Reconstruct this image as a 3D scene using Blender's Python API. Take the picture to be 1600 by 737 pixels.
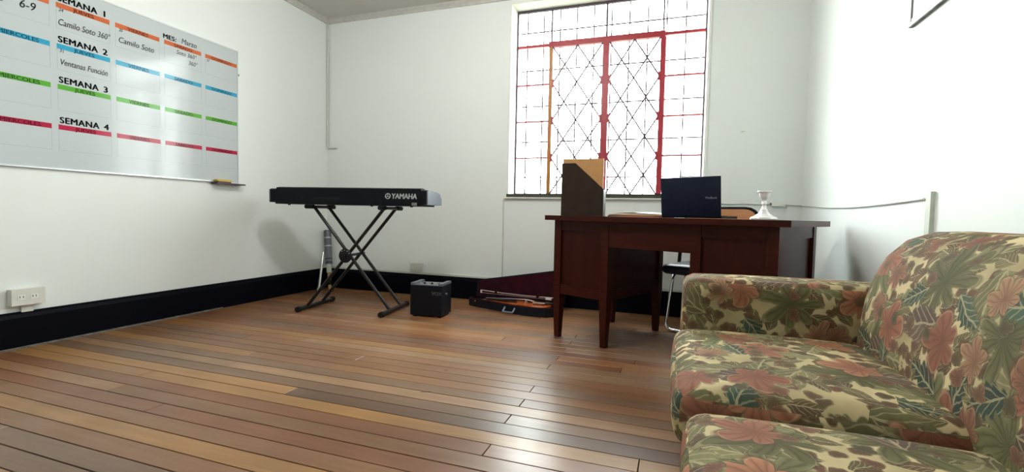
import bpy, bmesh, math, random
from mathutils import Vector, Matrix, noise
random.seed(7)
for o in list(bpy.data.objects): bpy.data.objects.remove(o, do_unlink=True)
scene = bpy.context.scene
C = scene.collection
PI = math.pi

# ------------------------------------------------------------------ camera, world, light, exposure
def look(yaw, pitch, roll):
    cy, sy, cp, sp = math.cos(yaw), math.sin(yaw), math.cos(pitch), math.sin(pitch)
    f = Vector((-sy*cp, cy*cp, sp)); r = Vector((cy, sy, 0)); u = r.cross(f)
    rr = math.cos(roll)*r + math.sin(roll)*u; uu = -math.sin(roll)*r + math.cos(roll)*u
    return Matrix((rr, uu, -f)).transposed()
cam = bpy.data.cameras.new('camera'); camo = bpy.data.objects.new('camera', cam); C.objects.link(camo)
camo.matrix_world = Matrix.Translation((3.338, -3.9255, 0.78)) @ look(0.3311, -0.0463, 0.0214).to_4x4()
cam.sensor_width = 36; cam.lens = 737.9*36/1600; cam.clip_start = 0.02
scene.camera = camo
world = bpy.data.worlds.new('world'); scene.world = world; world.use_nodes = True
bg = world.node_tree.nodes['Background']; bg.inputs[0].default_value = (0.97, 1.0, 1.0, 1); bg.inputs[1].default_value = 10.5
vs = scene.view_settings
vs.view_transform = 'Standard'; vs.look = 'None'; vs.gamma = 1.0; vs.use_curve_mapping = False
vs.exposure = 1.4
pl = bpy.data.lights.new('window_portal', 'AREA'); pl.shape = 'RECTANGLE'; pl.size = 1.66; pl.size_y = 1.7
pl.cycles.is_portal = True
plo = bpy.data.objects.new('window_portal', pl); C.objects.link(plo); plo.location = (2.74, 0.27, 1.77); plo.rotation_euler = (-PI/2, 0, 0)

# ------------------------------------------------------------------ materials
def srgb(r, g, b):
    f = lambda c: (c/255/12.92) if c/255 <= 0.04045 else ((c/255+0.055)/1.055)**2.4
    return (f(r), f(g), f(b), 1)
class NT:
    def __init__(s, name):
        s.m = bpy.data.materials.new(name); s.m.use_nodes = True; s.t = s.m.node_tree
        s.b = s.t.nodes['Principled BSDF']
    def n(s, typ, **kw):
        x = s.t.nodes.new(typ)
        for k, v in kw.items(): setattr(x, k, v)
        return x
    def put(s, inp, v):
        if isinstance(v, bpy.types.NodeSocket): s.t.links.new(v, inp)
        else: inp.default_value = v
    def math(s, op, a, b=0.0, c=0.0, clamp=False):
        x = s.n('ShaderNodeMath', operation=op); x.use_clamp = clamp
        s.put(x.inputs[0], a); s.put(x.inputs[1], b); s.put(x.inputs[2], c); return x.outputs[0]
    def mix(s, f, a, b, blend='MIX'):
        x = s.n('ShaderNodeMix', data_type='RGBA', blend_type=blend)
        s.put(x.inputs[0], f); s.put(x.inputs[6], a); s.put(x.inputs[7], b); return x.outputs[2]
    def ramp(s, f, stops):
        x = s.n('ShaderNodeValToRGB'); e = x.color_ramp.elements
        while len(e) < len(stops): e.new(0.5)
        for el, (p, c) in zip(e, stops): el.position = p; el.color = c
        s.put(x.inputs[0], f); return x.outputs[0]
    def noise(s, vec, scale, detail=3, rough=0.5, dist=0.0):
        x = s.n('ShaderNodeTexNoise'); s.put(x.inputs['Vector'], vec)
        x.inputs['Scale'].default_value = scale; x.inputs['Detail'].default_value = detail
        x.inputs['Roughness'].default_value = rough; x.inputs['Distortion'].default_value = dist
        return x.outputs[0]
    def mapping(s, vec, scale=(1,1,1), loc=(0,0,0), rot=(0,0,0)):
        x = s.n('ShaderNodeMapping'); s.put(x.inputs[0], vec)
        x.inputs['Scale'].default_value = scale; x.inputs['Location'].default_value = loc; x.inputs['Rotation'].default_value = rot
        return x.outputs[0]
    def coord(s, k='Object'): return s.n('ShaderNodeTexCoord').outputs[k]
    def bump(s, h, strength=0.2, dist=0.002):
        x = s.n('ShaderNodeBump'); x.inputs['Strength'].default_value = strength; x.inputs['Distance'].default_value = dist
        s.put(x.inputs['Height'], h); s.t.links.new(x.outputs[0], s.b.inputs['Normal'])
    def set(s, **kw):
        for k, v in kw.items(): s.put(s.b.inputs[k.replace('_', ' ')], v)
        return s
def plain(name, col, rough=0.5, metal=0.0, var=0.08, scale=30, coat=0.0, bump=0.0, spec=0.5):
    t = NT(name); co = t.coord()
    nz = t.noise(co, scale, 4)
    dark = tuple(c*(1-var) for c in col[:3])+(1,); lite = tuple(min(1, c*(1+var)) for c in col[:3])+(1,)
    t.set(Base_Color=t.ramp(nz, [(0.3, dark), (0.7, lite)]), Roughness=rough, Metallic=metal, Coat_Weight=coat, Specular_IOR_Level=spec)
    if bump: t.bump(nz, bump)
    return t.m
M = {}
def wallmat(name, col):
    t = NT(name); co = t.coord()
    big = t.noise(co, 1.3, 3); fine = t.noise(co, 60, 4)
    c = t.mix(big, tuple(x*0.96 for x in col[:3])+(1,), col)
    t.set(Base_Color=c, Roughness=0.55, Specular_IOR_Level=0.35)
    h = t.math('ADD', t.math('MULTIPLY', big, 1.5), t.math('MULTIPLY', fine, 0.25)); t.bump(h, 0.25, 0.004)
    return t.m
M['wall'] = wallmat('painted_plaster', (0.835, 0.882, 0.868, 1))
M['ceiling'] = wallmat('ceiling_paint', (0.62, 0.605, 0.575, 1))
M['trim'] = plain('trim_paint', (0.55, 0.54, 0.50, 1), 0.5)
M['white'] = plain('white_paint', (0.82, 0.84, 0.80, 1), 0.4, var=0.03)
M['conduit'] = plain('conduit_paint', (0.62, 0.66, 0.60, 1), 0.5, var=0.04)
M['plastic'] = plain('ivory_plastic', (0.72, 0.72, 0.66, 1), 0.4, var=0.03)
M['slot'] = plain('dark_slot', (0.05, 0.05, 0.05, 1), 0.6, spec=0.15)
def basemat():
    t = NT('baseboard_navy'); co = t.coord()
    nz = t.noise(t.mapping(co, (3, 3, 14)), 6, 6, 0.7)
    chip = t.ramp(nz, [(0.70, (0, 0, 0, 1)), (0.74, (1, 1, 1, 1))])
    t.set(Base_Color=t.mix(chip, (0.0028, 0.0032, 0.007, 1), (0.09, 0.09, 0.11, 1)), Roughness=0.45, Specular_IOR_Level=0.06)
    return t.m
M['base'] = basemat()
M['scuff_and_shadow'] = plain('worn_paint_and_shadow', (0.16, 0.16, 0.15, 1), 0.7, var=0.5, scale=25)  # grey of worn paint, also used for a painted shadow strip
def plankmat():
    t = NT('worn_plank'); oi = t.n('ShaderNodeObjectInfo'); co = t.coord()
    rv = t.n('ShaderNodeCombineXYZ'); r = t.math('MULTIPLY', oi.outputs['Random'], 37.0)
    t.put(rv.inputs[0], r); t.put(rv.inputs[1], r)
    va = t.n('ShaderNodeVectorMath', operation='ADD'); t.put(va.inputs[0], co); t.put(va.inputs[1], rv.outputs[0])
    g1 = t.noise(t.mapping(va.outputs[0], (1.2, 26, 6)), 1.6, 4, 0.55, 0.15)
    g2 = t.noise(t.mapping(va.outputs[0], (0.9, 5, 1)), 2.2, 4, 0.6)
    g3 = t.noise(t.mapping(va.outputs[0], (2.5, 150, 1)), 2, 2, 0.5)
    f = t.math('ADD', t.math('MULTIPLY', g1, 0.55), t.math('MULTIPLY', g3, 0.35))
    shade = t.ramp(f, [(0.25, (0.62, 0.58, 0.55, 1)), (0.62, (1.12, 1.12, 1.12, 1))])
    c = t.mix(1.0, oi.outputs['Color'], shade, 'MULTIPLY')
    wear = t.ramp(g2, [(0.40, (0, 0, 0, 1)), (0.75, (0.20, 0.20, 0.20, 1))])
    c = t.mix(wear, c, (0.21, 0.125, 0.078, 1))
    geo = t.n('ShaderNodeNewGeometry')
    blot = t.ramp(t.noise(geo.outputs['Position'], 1.7, 2, 0.5), [(0.32, (0.78, 0.76, 0.74, 1)), (0.62, (1, 1, 1, 1))])
    c = t.mix(1.0, c, blot, 'MULTIPLY')
    ro = t.math('ADD', 0.22, t.math('MULTIPLY', t.noise(geo.outputs['Position'], 5, 2, 0.5), 0.22))
    t.set(Base_Color=c, Roughness=ro, Specular_IOR_Level=0.55)
    t.bump(t.math('ADD', t.math('MULTIPLY', f, 0.5), g2), 0.15, 0.0014)
    return t.m
M['plank'] = plankmat()
M['gap'] = plain('dark_gap', (0.012, 0.008, 0.006, 1), 0.9, spec=0.15)
def woodmat(name, c1, c2, rough=0.3, coat=0.3, stretch=(1.5, 18, 18), spec=0.5):
    t = NT(name); co = t.coord()
    g = t.noise(t.mapping(co, stretch), 2.2, 6, 0.6, 0.8)
    t.set(Base_Color=t.ramp(g, [(0.3, c1), (0.7, c2)]), Roughness=rough, Coat_Weight=coat, Coat_Roughness=0.22, Specular_IOR_Level=spec)
    t.bump(g, 0.08, 0.001); return t.m
M['desk'] = woodmat('mahogany_varnish', (0.030, 0.0045, 0.0024, 1), (0.054, 0.009, 0.004, 1), 0.36, 0.0, spec=0.13)
M['desk_dark'] = woodmat('mahogany_panel', (0.026, 0.0038, 0.0022, 1), (0.046, 0.0075, 0.0036, 1), 0.34, 0.0, (14, 14, 1.5), spec=0.13)
M['orange_wood'] = woodmat('chair_plywood', (0.42, 0.16, 0.055, 1), (0.55, 0.24, 0.085, 1), 0.35, 0.3)
M['tan_wood'] = woodmat('raw_wood', (0.42, 0.25, 0.11, 1), (0.55, 0.34, 0.16, 1), 0.6, 0.0, (18, 18, 2))
M['violin'] = woodmat('violin_varnish', (0.50, 0.085, 0.012, 1), (0.68, 0.15, 0.022, 1), 0.2, 0.8)
M['black'] = plain('black_plastic', (0.0055, 0.006, 0.009, 1), 0.42, var=0.15, spec=0.12)
M['black_gloss'] = plain('black_gloss', (0.012, 0.013, 0.018, 1), 0.22, var=0.1, spec=0.15)
M['end_glare_pole_grey'] = plain('charcoal_and_end_glare', (0.10, 0.115, 0.14, 1), 0.35)  # keyboard ends: window glare painted as grey; also the pole sleeve's own grey
M['black_metal'] = plain('black_tube', (0.012, 0.011, 0.012, 1), 0.35, metal=0.0, coat=0.3, spec=0.15)
M['rubber'] = plain('black_rubber', (0.012, 0.012, 0.012, 1), 0.8, spec=0.15)
M['silver'] = plain('silver_metal', (0.80, 0.80, 0.78, 1), 0.28, metal=1.0, var=0.05)
M['chrome'] = plain('chrome', (0.75, 0.76, 0.78, 1), 0.12, metal=1.0, var=0.03)
M['candle'] = plain('pale_silver', (0.93, 0.92, 0.91, 1), 0.28, metal=0.25, var=0.03)
M['soot'] = plain('burnt_wax', (0.16, 0.10, 0.06, 1), 0.7)
M['grey_print'] = plain('grey_print', (0.55, 0.57, 0.58, 1), 0.5, var=0.1)
M['grey_text'] = plain('grey_lettering', (0.48, 0.50, 0.52, 1), 0.5, var=0.2, scale=120)
M['dim_text'] = plain('dim_lettering', (0.10, 0.10, 0.12, 1), 0.4, var=0.1)
M['grille'] = plain('speaker_cloth', (0.006, 0.006, 0.008, 1), 0.75, var=0.4, scale=400, spec=0.15)
M['amp'] = plain('black_vinyl', (0.006, 0.007, 0.012, 1), 0.5, var=0.3, scale=200, bump=0.3, spec=0.15)
M['amp_top'] = plain('amp_panel', (0.10, 0.11, 0.13, 1), 0.35)
M['velvet'] = plain('burgundy_velvet', (0.030, 0.0035, 0.0085, 1), 0.9, var=0.25, scale=12, spec=0.15)
M['case'] = plain('black_case_cloth', (0.010, 0.010, 0.016, 1), 0.75, var=0.3, scale=300, spec=0.15)
M['handle_grey'] = plain('grey_handle', (0.16, 0.18, 0.22, 1), 0.35)
M['bow'] = plain('bow_hair', (0.52, 0.42, 0.39, 1), 0.5)
M['ebony'] = plain('ebony', (0.015, 0.012, 0.010, 1), 0.35)
M['file'] = plain('dark_brown_file', (0.030, 0.019, 0.013, 1), 0.5, var=0.15, scale=15, spec=0.15)
M['folder'] = plain('manila_tan', (0.48, 0.25, 0.09, 1), 0.6, var=0.08)
M['paper'] = plain('paper', (0.82, 0.78, 0.72, 1), 0.7, var=0.03)
M['redfolder'] = plain('brick_red_folder', (0.30, 0.075, 0.04, 1), 0.5)
M['laptop'] = plain('laptop_lid', (0.009, 0.013, 0.028, 1), 0.35, var=0.1, spec=0.15)
M['screen'] = plain('dark_screen', (0.01, 0.01, 0.012, 1), 0.15)
M['navy_cloth'] = plain('navy_leatherette', (0.018, 0.026, 0.055, 1), 0.38, var=0.2)
M['board'] = plain('whiteboard_enamel', (0.53, 0.585, 0.60, 1), 0.10, var=0.015, scale=2, spec=0.30)
M['alu'] = plain('aluminium', (0.62, 0.64, 0.66, 1), 0.35, metal=0.7, var=0.04)
M['yellow'] = plain('yellow_plastic', (0.62, 0.40, 0.03, 1), 0.45)
M['brown_plastic'] = plain('brown_plastic', (0.07, 0.045, 0.05, 1), 0.5)
HC = [(0.60, 0.145, 0.055, 1), (0.045, 0.37, 0.58, 1), (0.11, 0.42, 0.05, 1), (0.46, 0.02, 0.065, 1)]
HN = ['orange', 'blue', 'green', 'crimson']
for i in range(4):
    M['hdr%d' % i] = plain(HN[i]+'_print', HC[i], 0.12, var=0.03, spec=0.25)
    M['hdt%d' % i] = plain(HN[i]+'_dark_print', tuple(c*0.32 for c in HC[i][:3])+(1,), 0.12, var=0.03, spec=0.25)
M['ink'] = plain('black_print', (0.012, 0.013, 0.022, 1), 0.12, spec=0.25)
M['marker'] = plain('grey_marker_ink', (0.11, 0.11, 0.15, 1), 0.2, var=0.3, scale=90, spec=0.25)
M['faint'] = plain('faint_grid_print', (0.36, 0.40, 0.43, 1), 0.12, spec=0.25)
M['red_steel'] = plain('red_oxide_steel', (0.36, 0.018, 0.035, 1), 0.4, var=0.12)
M['lit_red_steel'] = plain('lit_red_steel', (0.40, 0.15, 0.03, 1), 0.4, var=0.15)  # red steel mullion; its orange is light painted into the colour
M['iron'] = plain('dark_iron', (0.05, 0.025, 0.04, 1), 0.5, var=0.2)
M['dark_sill'] = plain('dark_sill_paint', (0.045, 0.05, 0.035, 1), 0.4, var=0.3, scale=12)
M['grass'] = plain('garden_grass', (0.115, 0.14, 0.09, 1), 0.9, var=0.4, scale=3)
def glassmat():
    t = NT('window_glass'); t.t.nodes.remove(t.b)
    tr = t.n('ShaderNodeBsdfTransparent'); gl = t.n('ShaderNodeBsdfGlossy'); gl.inputs['Roughness'].default_value = 0.02
    fr = t.n('ShaderNodeFresnel'); geo = t.n('ShaderNodeNewGeometry')
    t.put(fr.inputs[0], t.math('ADD', 1.45, t.math('MULTIPLY', geo.outputs['Backfacing'], 1/1.45-1.45))); mx = t.n('ShaderNodeMixShader')
    tr.inputs[0].default_value = (0.95, 0.98, 0.965, 1)
    t.t.links.new(fr.outputs[0], mx.inputs[0]); t.t.links.new(tr.outputs[0], mx.inputs[1]); t.t.links.new(gl.outputs[0], mx.inputs[2])
    t.t.links.new(mx.outputs[0], t.t.nodes['Material Output'].inputs[0]); return t.m
M['glass'] = glassmat()
def added_lampmat():
    t = NT('added_lamp_glass'); t.set(Base_Color=(0.9, 0.88, 0.84, 1), Emission_Color=(1.0, 0.985, 0.945, 1), Emission_Strength=22.0); return t.m  # glow of the added ceiling lamp, there to brighten the room
M['opal'] = added_lampmat()

def fabricmat():
    t = NT('floral_upholstery'); uv = t.coord('UV')
    wob = t.n('ShaderNodeTexNoise'); t.put(wob.inputs['Vector'], uv); wob.inputs['Scale'].default_value = 14; wob.inputs['Detail'].default_value = 3
    w1 = t.n('ShaderNodeVectorMath', operation='SUBTRACT'); t.put(w1.inputs[0], wob.outputs['Color']); w1.inputs[1].default_value = (0.5, 0.5, 0.5)
    w2 = t.n('ShaderNodeVectorMath', operation='SCALE'); t.put(w2.inputs[0], w1.outputs[0]); w2.inputs['Scale'].default_value = 0.034
    w3 = t.n('ShaderNodeVectorMath', operation='ADD'); t.put(w3.inputs[0], uv); t.put(w3.inputs[1], w2.outputs[0])
    P = w3.outputs[0]
    big = t.noise(P, 5, 3)
    col = t.mix(t.ramp(big, [(0.35, (0, 0, 0, 1)), (0.65, (1, 1, 1, 1))]), (0.44, 0.37, 0.20, 1), (0.24, 0.20, 0.095, 1))
    fine = t.noise(P, 90, 3)
    def cell(scale, off, rnd=0.75):
        mp = t.mapping(P, (scale, scale, scale), (off, off*0.7, 0))
        v = t.n('ShaderNodeTexVoronoi', voronoi_dimensions='2D', feature='F1'); t.put(v.inputs['Vector'], mp)
        v.inputs['Scale'].default_value = 1; v.inputs['Randomness'].default_value = rnd
        d = t.n('ShaderNodeVectorMath', operation='SUBTRACT'); t.put(d.inputs[0], mp); t.put(d.inputs[1], v.outputs['Position'])
        sp = t.n('ShaderNodeSeparateXYZ'); t.put(sp.inputs[0], d.outputs[0]); cs = t.n('ShaderNodeSeparateColor'); t.put(cs.inputs[0], v.outputs['Color'])
        return sp.outputs[0], sp.outputs[1], v.outputs['Distance'], cs.outputs
    def over(col, mask, c): return t.mix(mask, col, c)
    def edge(v, soft=0.05):   # v>0 inside
        return t.math('DIVIDE', v, soft, clamp=True)
    def star(col, scale, off, n, size, depth, prob, ca, cb, cc, power=1.0, rnd=0.75):
        x, y, d, rc = cell(scale, off, rnd)
        ang = t.math('ADD', t.math('ARCTAN2', y, x), t.math('MULTIPLY', rc[0], 6.283))
        lob = t.math('POWER', t.math('ABSOLUTE', t.math('COSINE', t.math('MULTIPLY', ang, n/2))), power)
        asym = t.math('ADD', 1.0, t.math('MULTIPLY', t.math('COSINE', ang), 0.28))
        R = t.math('MULTIPLY', t.math('MULTIPLY', asym, size), t.math('ADD', 1-depth, t.math('MULTIPLY', lob, depth)))
        on = t.math('LESS_THAN', rc[1], prob)
        e = edge(t.math('SUBTRACT', R, d), 0.03); mask = t.math('MULTIPLY', e, on)
        rel = t.math('DIVIDE', d, R, clamp=True)
        base = t.mix(rc[2], ca, cb)
        tone = t.math('ADD', t.math('MULTIPLY', rel, 0.7), t.math('MULTIPLY', fine, 0.3))
        body = t.mix(tone, t.mix(0.72, base, cc), base)
        vein = t.math('POWER', t.math('ABSOLUTE', t.math('SINE', t.math('MULTIPLY', ang, n*1.5))), 6.0)
        body = t.mix(t.math('MULTIPLY', vein, 0.45), body, cc)
        rim = t.math('GREATER_THAN', rel, 0.90)
        body = t.mix(t.math('MULTIPLY', rim, 0.25), body, (0.40, 0.34, 0.19, 1))
        halo = t.math('MULTIPLY', edge(t.math('SUBTRACT', t.math('ADD', R, 0.05), d), 0.05), on)
        col = over(col, t.math('MULTIPLY', halo, 0.6), cc)
        return over(col, mask, body)
    def leaf(col, scale, off, a, b, prob, ca, cb, cc, rnd=0.75, ser=0.0):
        x, y, d, rc = cell(scale, off, rnd)
        th = t.math('MULTIPLY', rc[0], 6.283); c_, s_ = t.math('COSINE', th), t.math('SINE', th)
        u = t.math('ADD', t.math('MULTIPLY', x, c_), t.math('MULTIPLY', y, s_))
        w = t.math('SUBTRACT', t.math('MULTIPLY', y, c_), t.math('MULTIPLY', x, s_))
        un = t.math('DIVIDE', u, a)
        prof = t.math('MULTIPLY', t.math('SUBTRACT', 1.0, t.math('MULTIPLY', un, un)), t.math('SUBTRACT', b, t.math('MULTIPLY', un, b*0.45)))
        if ser: prof = t.math('ADD', prof, t.math('MULTIPLY', t.math('SINE', t.math('MULTIPLY', un, 22.0)), ser))
        inside = t.math('SUBTRACT', prof, t.math('ABSOLUTE', w))
        on = t.math('MULTIPLY', t.math('LESS_THAN', rc[1], prob), t.math('LESS_THAN', t.math('ABSOLUTE', un), 1.0))
        mask = t.math('MULTIPLY', edge(inside, 0.025), on)
        base = t.mix(rc[2], ca, cb)
        side = t.math('GREATER_THAN', w, 0.0)
        body = t.mix(t.math('MULTIPLY', side, 0.35), base, cc)
        aw = t.math('ABSOLUTE', w)
        vv = t.math('SINE', t.math('MULTIPLY', t.math('SUBTRACT', un, t.math('MULTIPLY', aw, 3.2)), 19.0))
        vm = t.math('MULTIPLY', t.math('GREATER_THAN', vv, 0.80), 0.5)
        mid = t.math('LESS_THAN', aw, 0.014)
        body = t.mix(t.math('MAXIMUM', vm, t.math('MULTIPLY', mid, 0.75)), body, (0.36, 0.31, 0.18, 1))
        body = t.mix(t.math('MULTIPLY', fine, 0.4), body, cc)
        return over(col, mask, body)
    OL, DO, DK = (0.105, 0.105, 0.040, 1), (0.19, 0.18, 0.075, 1), (0.022, 0.022, 0.010, 1)
    BR, RB = (0.105, 0.055, 0.026, 1), (0.045, 0.022, 0.012, 1)
    col = leaf(col, 13, 3.1, 0.46, 0.24, 0.95, BR, OL, RB, 0.9)
    col = leaf(col, 11, 33.1, 0.46, 0.22, 0.7, OL, (0.16, 0.13, 0.055, 1), RB, 0.9)
    col = star(col, 24, 9.7, 3, 0.38, 0.25, 0.6, (0.16, 0.065, 0.032, 1), (0.11, 0.085, 0.035, 1), RB)
    col = leaf(col, 5.6, 1.3, 0.55, 0.22, 0.80, DO, (0.15, 0.165, 0.07, 1), DK, 0.85, 0.035)
    col = leaf(col, 5.2, 41.3, 0.52, 0.20, 0.55, (0.20, 0.19, 0.085, 1), (0.11, 0.115, 0.045, 1), DK, 0.85, 0.03)
    col = star(col, 5.0, 5.9, 7, 0.52, 0.66, 0.70, OL, (0.17, 0.18, 0.075, 1), DK, 1.4)
    col = leaf(col, 5.6, 12.4, 0.42, 0.24, 0.55, (0.085, 0.055, 0.046, 1), (0.13, 0.088, 0.072, 1), (0.034, 0.020, 0.017, 1), 0.85, 0.02)
    col = leaf(col, 5.9, 21.7, 0.38, 0.16, 0.50, (0.018, 0.052, 0.044, 1), (0.055, 0.11, 0.075, 1), (0.008, 0.020, 0.020, 1), 0.85, 0.03)
    col = star(col, 5.6, 17.2, 5, 0.37, 0.55, 0.55, (0.36, 0.14, 0.045, 1), (0.21, 0.065, 0.028, 1), (0.085, 0.022, 0.012, 1), 0.7)
    col = star(col, 8.5, 27.2, 6, 0.36, 0.5, 0.30, (0.30, 0.17, 0.075, 1), (0.17, 0.055, 0.030, 1), (0.07, 0.022, 0.012, 1), 0.8)
    col = star(col, 17, 14.1, 4, 0.32, 0.3, 0.30, (0.19, 0.07, 0.035, 1), (0.075, 0.09, 0.045, 1), RB)
    col = t.mix(t.math('MULTIPLY', t.noise(P, 9, 4, 0.6), 0.14), col, (0.40, 0.33, 0.18, 1))
    gm = t.n('ShaderNodeGamma'); t.put(gm.inputs[0], col); gm.inputs[1].default_value = 1.18
    col = t.mix(1.0, gm.outputs[0], (1.85, 1.76, 1.70, 1), 'MULTIPLY')
    hs = t.n('ShaderNodeHueSaturation'); hs.inputs['Saturation'].default_value = 0.84; t.put(hs.inputs['Color'], col); col = hs.outputs[0]
    t.set(Base_Color=col, Roughness=0.8, Specular_IOR_Level=0.15, Sheen_Weight=0.0)
    weave = t.noise(t.mapping(uv, (1, 1, 1)), 700, 2); t.bump(t.math('ADD', weave, t.math('MULTIPLY', t.noise(uv, 16, 3), 1.4)), 0.22, 0.003)
    return t.m
M['fabric'] = fabricmat()

# ------------------------------------------------------------------ geometry helpers
def add_box(bm, lo, hi):
    x0, y0, z0 = lo; x1, y1, z1 = hi
    v = [bm.verts.new(p) for p in ((x0,y0,z0),(x1,y0,z0),(x1,y1,z0),(x0,y1,z0),(x0,y0,z1),(x1,y0,z1),(x1,y1,z1),(x0,y1,z1))]
    for f in ((0,3,2,1),(4,5,6,7),(0,1,5,4),(1,2,6,5),(2,3,7,6),(3,0,4,7)): bm.faces.new([v[i] for i in f])
def add_prism(bm, pts, axis, a, b):
    # pts: 2D outline in the plane normal to axis
    def P(p, t): return {'x': (t, p[0], p[1]), 'y': (p[0], t, p[1]), 'z': (p[0], p[1], t)}[axis]
    A = [bm.verts.new(P(p, a)) for p in pts]; B = [bm.verts.new(P(p, b)) for p in pts]; n = len(pts)
    bm.faces.new(A); bm.faces.new(B[::-1])
    for i in range(n): bm.faces.new((A[i], B[i], B[(i+1) % n], A[(i+1) % n]))
def add_tube(bm, path, r, seg=10, closed=False):
    path = [Vector(p) for p in path]; n = len(path); rs = r if isinstance(r, (list, tuple)) else [r]*n
    rings = []; up = None
    for i, p in enumerate(path):
        if closed: d = path[(i+1) % n]-path[i-1]
        else: d = path[min(i+1, n-1)]-path[max(i-1, 0)]
        d.normalize()
        if up is None: up = Vector((0,0,1)) if abs(d.z) < 0.9 else Vector((1,0,0))
        s = d.cross(up).normalized(); up = s.cross(d).normalized()
        rings.append([bm.verts.new(p + rs[i]*(math.cos(a)*s+math.sin(a)*up)) for a in (2*PI*k/seg for k in range(seg))])
    for i in range(n if closed else n-1):
        A, B = rings[i], rings[(i+1) % n]
        for k in range(seg): bm.faces.new((A[k], A[(k+1) % seg], B[(k+1) % seg], B[k]))
    if not closed: bm.faces.new(rings[0][::-1]); bm.faces.new(rings[-1])
def add_lathe(bm, prof, seg=24, c=(0, 0, 0)):
    rings = []
    for r, z in prof: rings.append([bm.verts.new((c[0]+r*math.cos(2*PI*k/seg), c[1]+r*math.sin(2*PI*k/seg), c[2]+z)) for k in range(seg)])
    for A, B in zip(rings, rings[1:]):
        for k in range(seg): bm.faces.new((A[k], A[(k+1) % seg], B[(k+1) % seg], B[k]))
    bm.faces.new(rings[0][::-1]); bm.faces.new(rings[-1])
def fillet(pts, r=0.04, n=5):
    pts = [Vector(p) for p in pts]; out = [pts[0]]
    for a, b, c in zip(pts, pts[1:], pts[2:]):
        u, w = (a-b), (c-b); k = min(r, u.length*0.45, w.length*0.45); p, q = b+u.normalized()*k, b+w.normalized()*k
        for i in range(n+1):
            s = i/n; out.append((1-s)**2*p + 2*s*(1-s)*b + s*s*q)
    return out+[pts[-1]]
def soft_box(lo, hi, r, nx=14, ny=14, nz=8, crown=0.0, puff=0.0, top_only=True):
    bm = bmesh.new(); lo, hi = Vector(lo), Vector(hi); c = (lo+hi)/2; h = (hi-lo)/2; cnt = (nx, ny, nz); vm = {}
    def ease(i, n, hh):                                   # denser near the edges
        s = -1+2*i/n; k = min(0.9, 1.6*r/hh)
        return math.copysign(abs(s)**0.75, s) if s else 0.0
    def vert(idx):
        if idx not in vm:
            p = Vector([ease(idx[a], cnt[a], h[a])*h[a] for a in range(3)])
            q = Vector([max(-(h[a]-r), min(h[a]-r, p[a])) for a in range(3)]); d = p-q
            if d.length > 1e-9: p = q + d.normalized()*r
            fx, fy, fz = (1-(p.x/h.x)**2), (1-(p.y/h.y)**2), (1-(p.z/h.z)**2)
            if crown and (p.z > 0 or not top_only): p.z += math.copysign(crown*max(fx,0)**0.7*max(fy,0)**0.7, p.z)
            if puff: p.x += math.copysign(puff*max(fz,0)*max(fy,0)**0.6, p.x); p.y += math.copysign(puff*max(fz,0)*max(fx,0)**0.6, p.y)
            vm[idx] = bm.verts.new(c+p)
        return vm[idx]
    for ax in range(3):
        a, b = [k for k in range(3) if k != ax]
        for side in (0, cnt[ax]):
            for i in range(cnt[a]):
                for j in range(cnt[b]):
                    q = []
                    for di, dj in ((0,0),(1,0),(1,1),(0,1)):
                        idx = [0,0,0]; idx[ax] = side; idx[a] = i+di; idx[b] = j+dj; q.append(vert(tuple(idx)))
                    bm.faces.new(q)
    bmesh.ops.recalc_face_normals(bm, faces=bm.faces); return bm
def obj(name, bm, mat, parent=None, smooth=False, bevel=0.0, seg=2, loc=None):
    if bevel:
        es = [e for e in bm.edges if len(e.link_faces) == 2 and e.calc_face_angle(0) > 0.6]
        bmesh.ops.bevel(bm, geom=es, offset=bevel, segments=seg, profile=0.6, affect='EDGES', clamp_overlap=True)
    bmesh.ops.recalc_face_normals(bm, faces=bm.faces)
    me = bpy.data.meshes.new(name); bm.to_mesh(me); bm.free(); me.materials.append(M[mat] if isinstance(mat, str) else mat)
    if smooth:
        for p in me.polygons: p.use_smooth = True
        try: me.set_sharp_from_angle(angle=0.7)
        except Exception: pass
    o = bpy.data.objects.new(name, me); C.objects.link(o); o.parent = parent
    if loc is not None: o.location = loc
    return o
def box(name, lo, hi, mat, parent=None, bevel=0.0, seg=2):
    bm = bmesh.new(); add_box(bm, lo, hi); return obj(name, bm, mat, parent, bevel=bevel, seg=seg, smooth=bool(bevel))
def tube(name, path, r, mat, parent=None, seg=10, closed=False):
    bm = bmesh.new(); add_tube(bm, path, r, seg, closed); return obj(name, bm, mat, parent, smooth=True)
def prism(name, pts, axis, a, b, mat, parent=None, bevel=0.0):
    bm = bmesh.new(); add_prism(bm, pts, axis, a, b); return obj(name, bm, mat, parent, bevel=bevel, smooth=bool(bevel))
def tag(o, label, cat, group=None):
    o['label'] = label; o['category'] = cat
    if group: o['group'] = group
    return o
def thing(name, label, cat, loc=(0, 0, 0), rz=0.0, group=None):
    o = bpy.data.objects.new(name, None); C.objects.link(o); o.location = loc; o.rotation_euler = (0, 0, rz); o.empty_display_size = 0.05
    return tag(o, label, cat, group)
def struct(o): o['kind'] = 'structure'; return o
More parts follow.
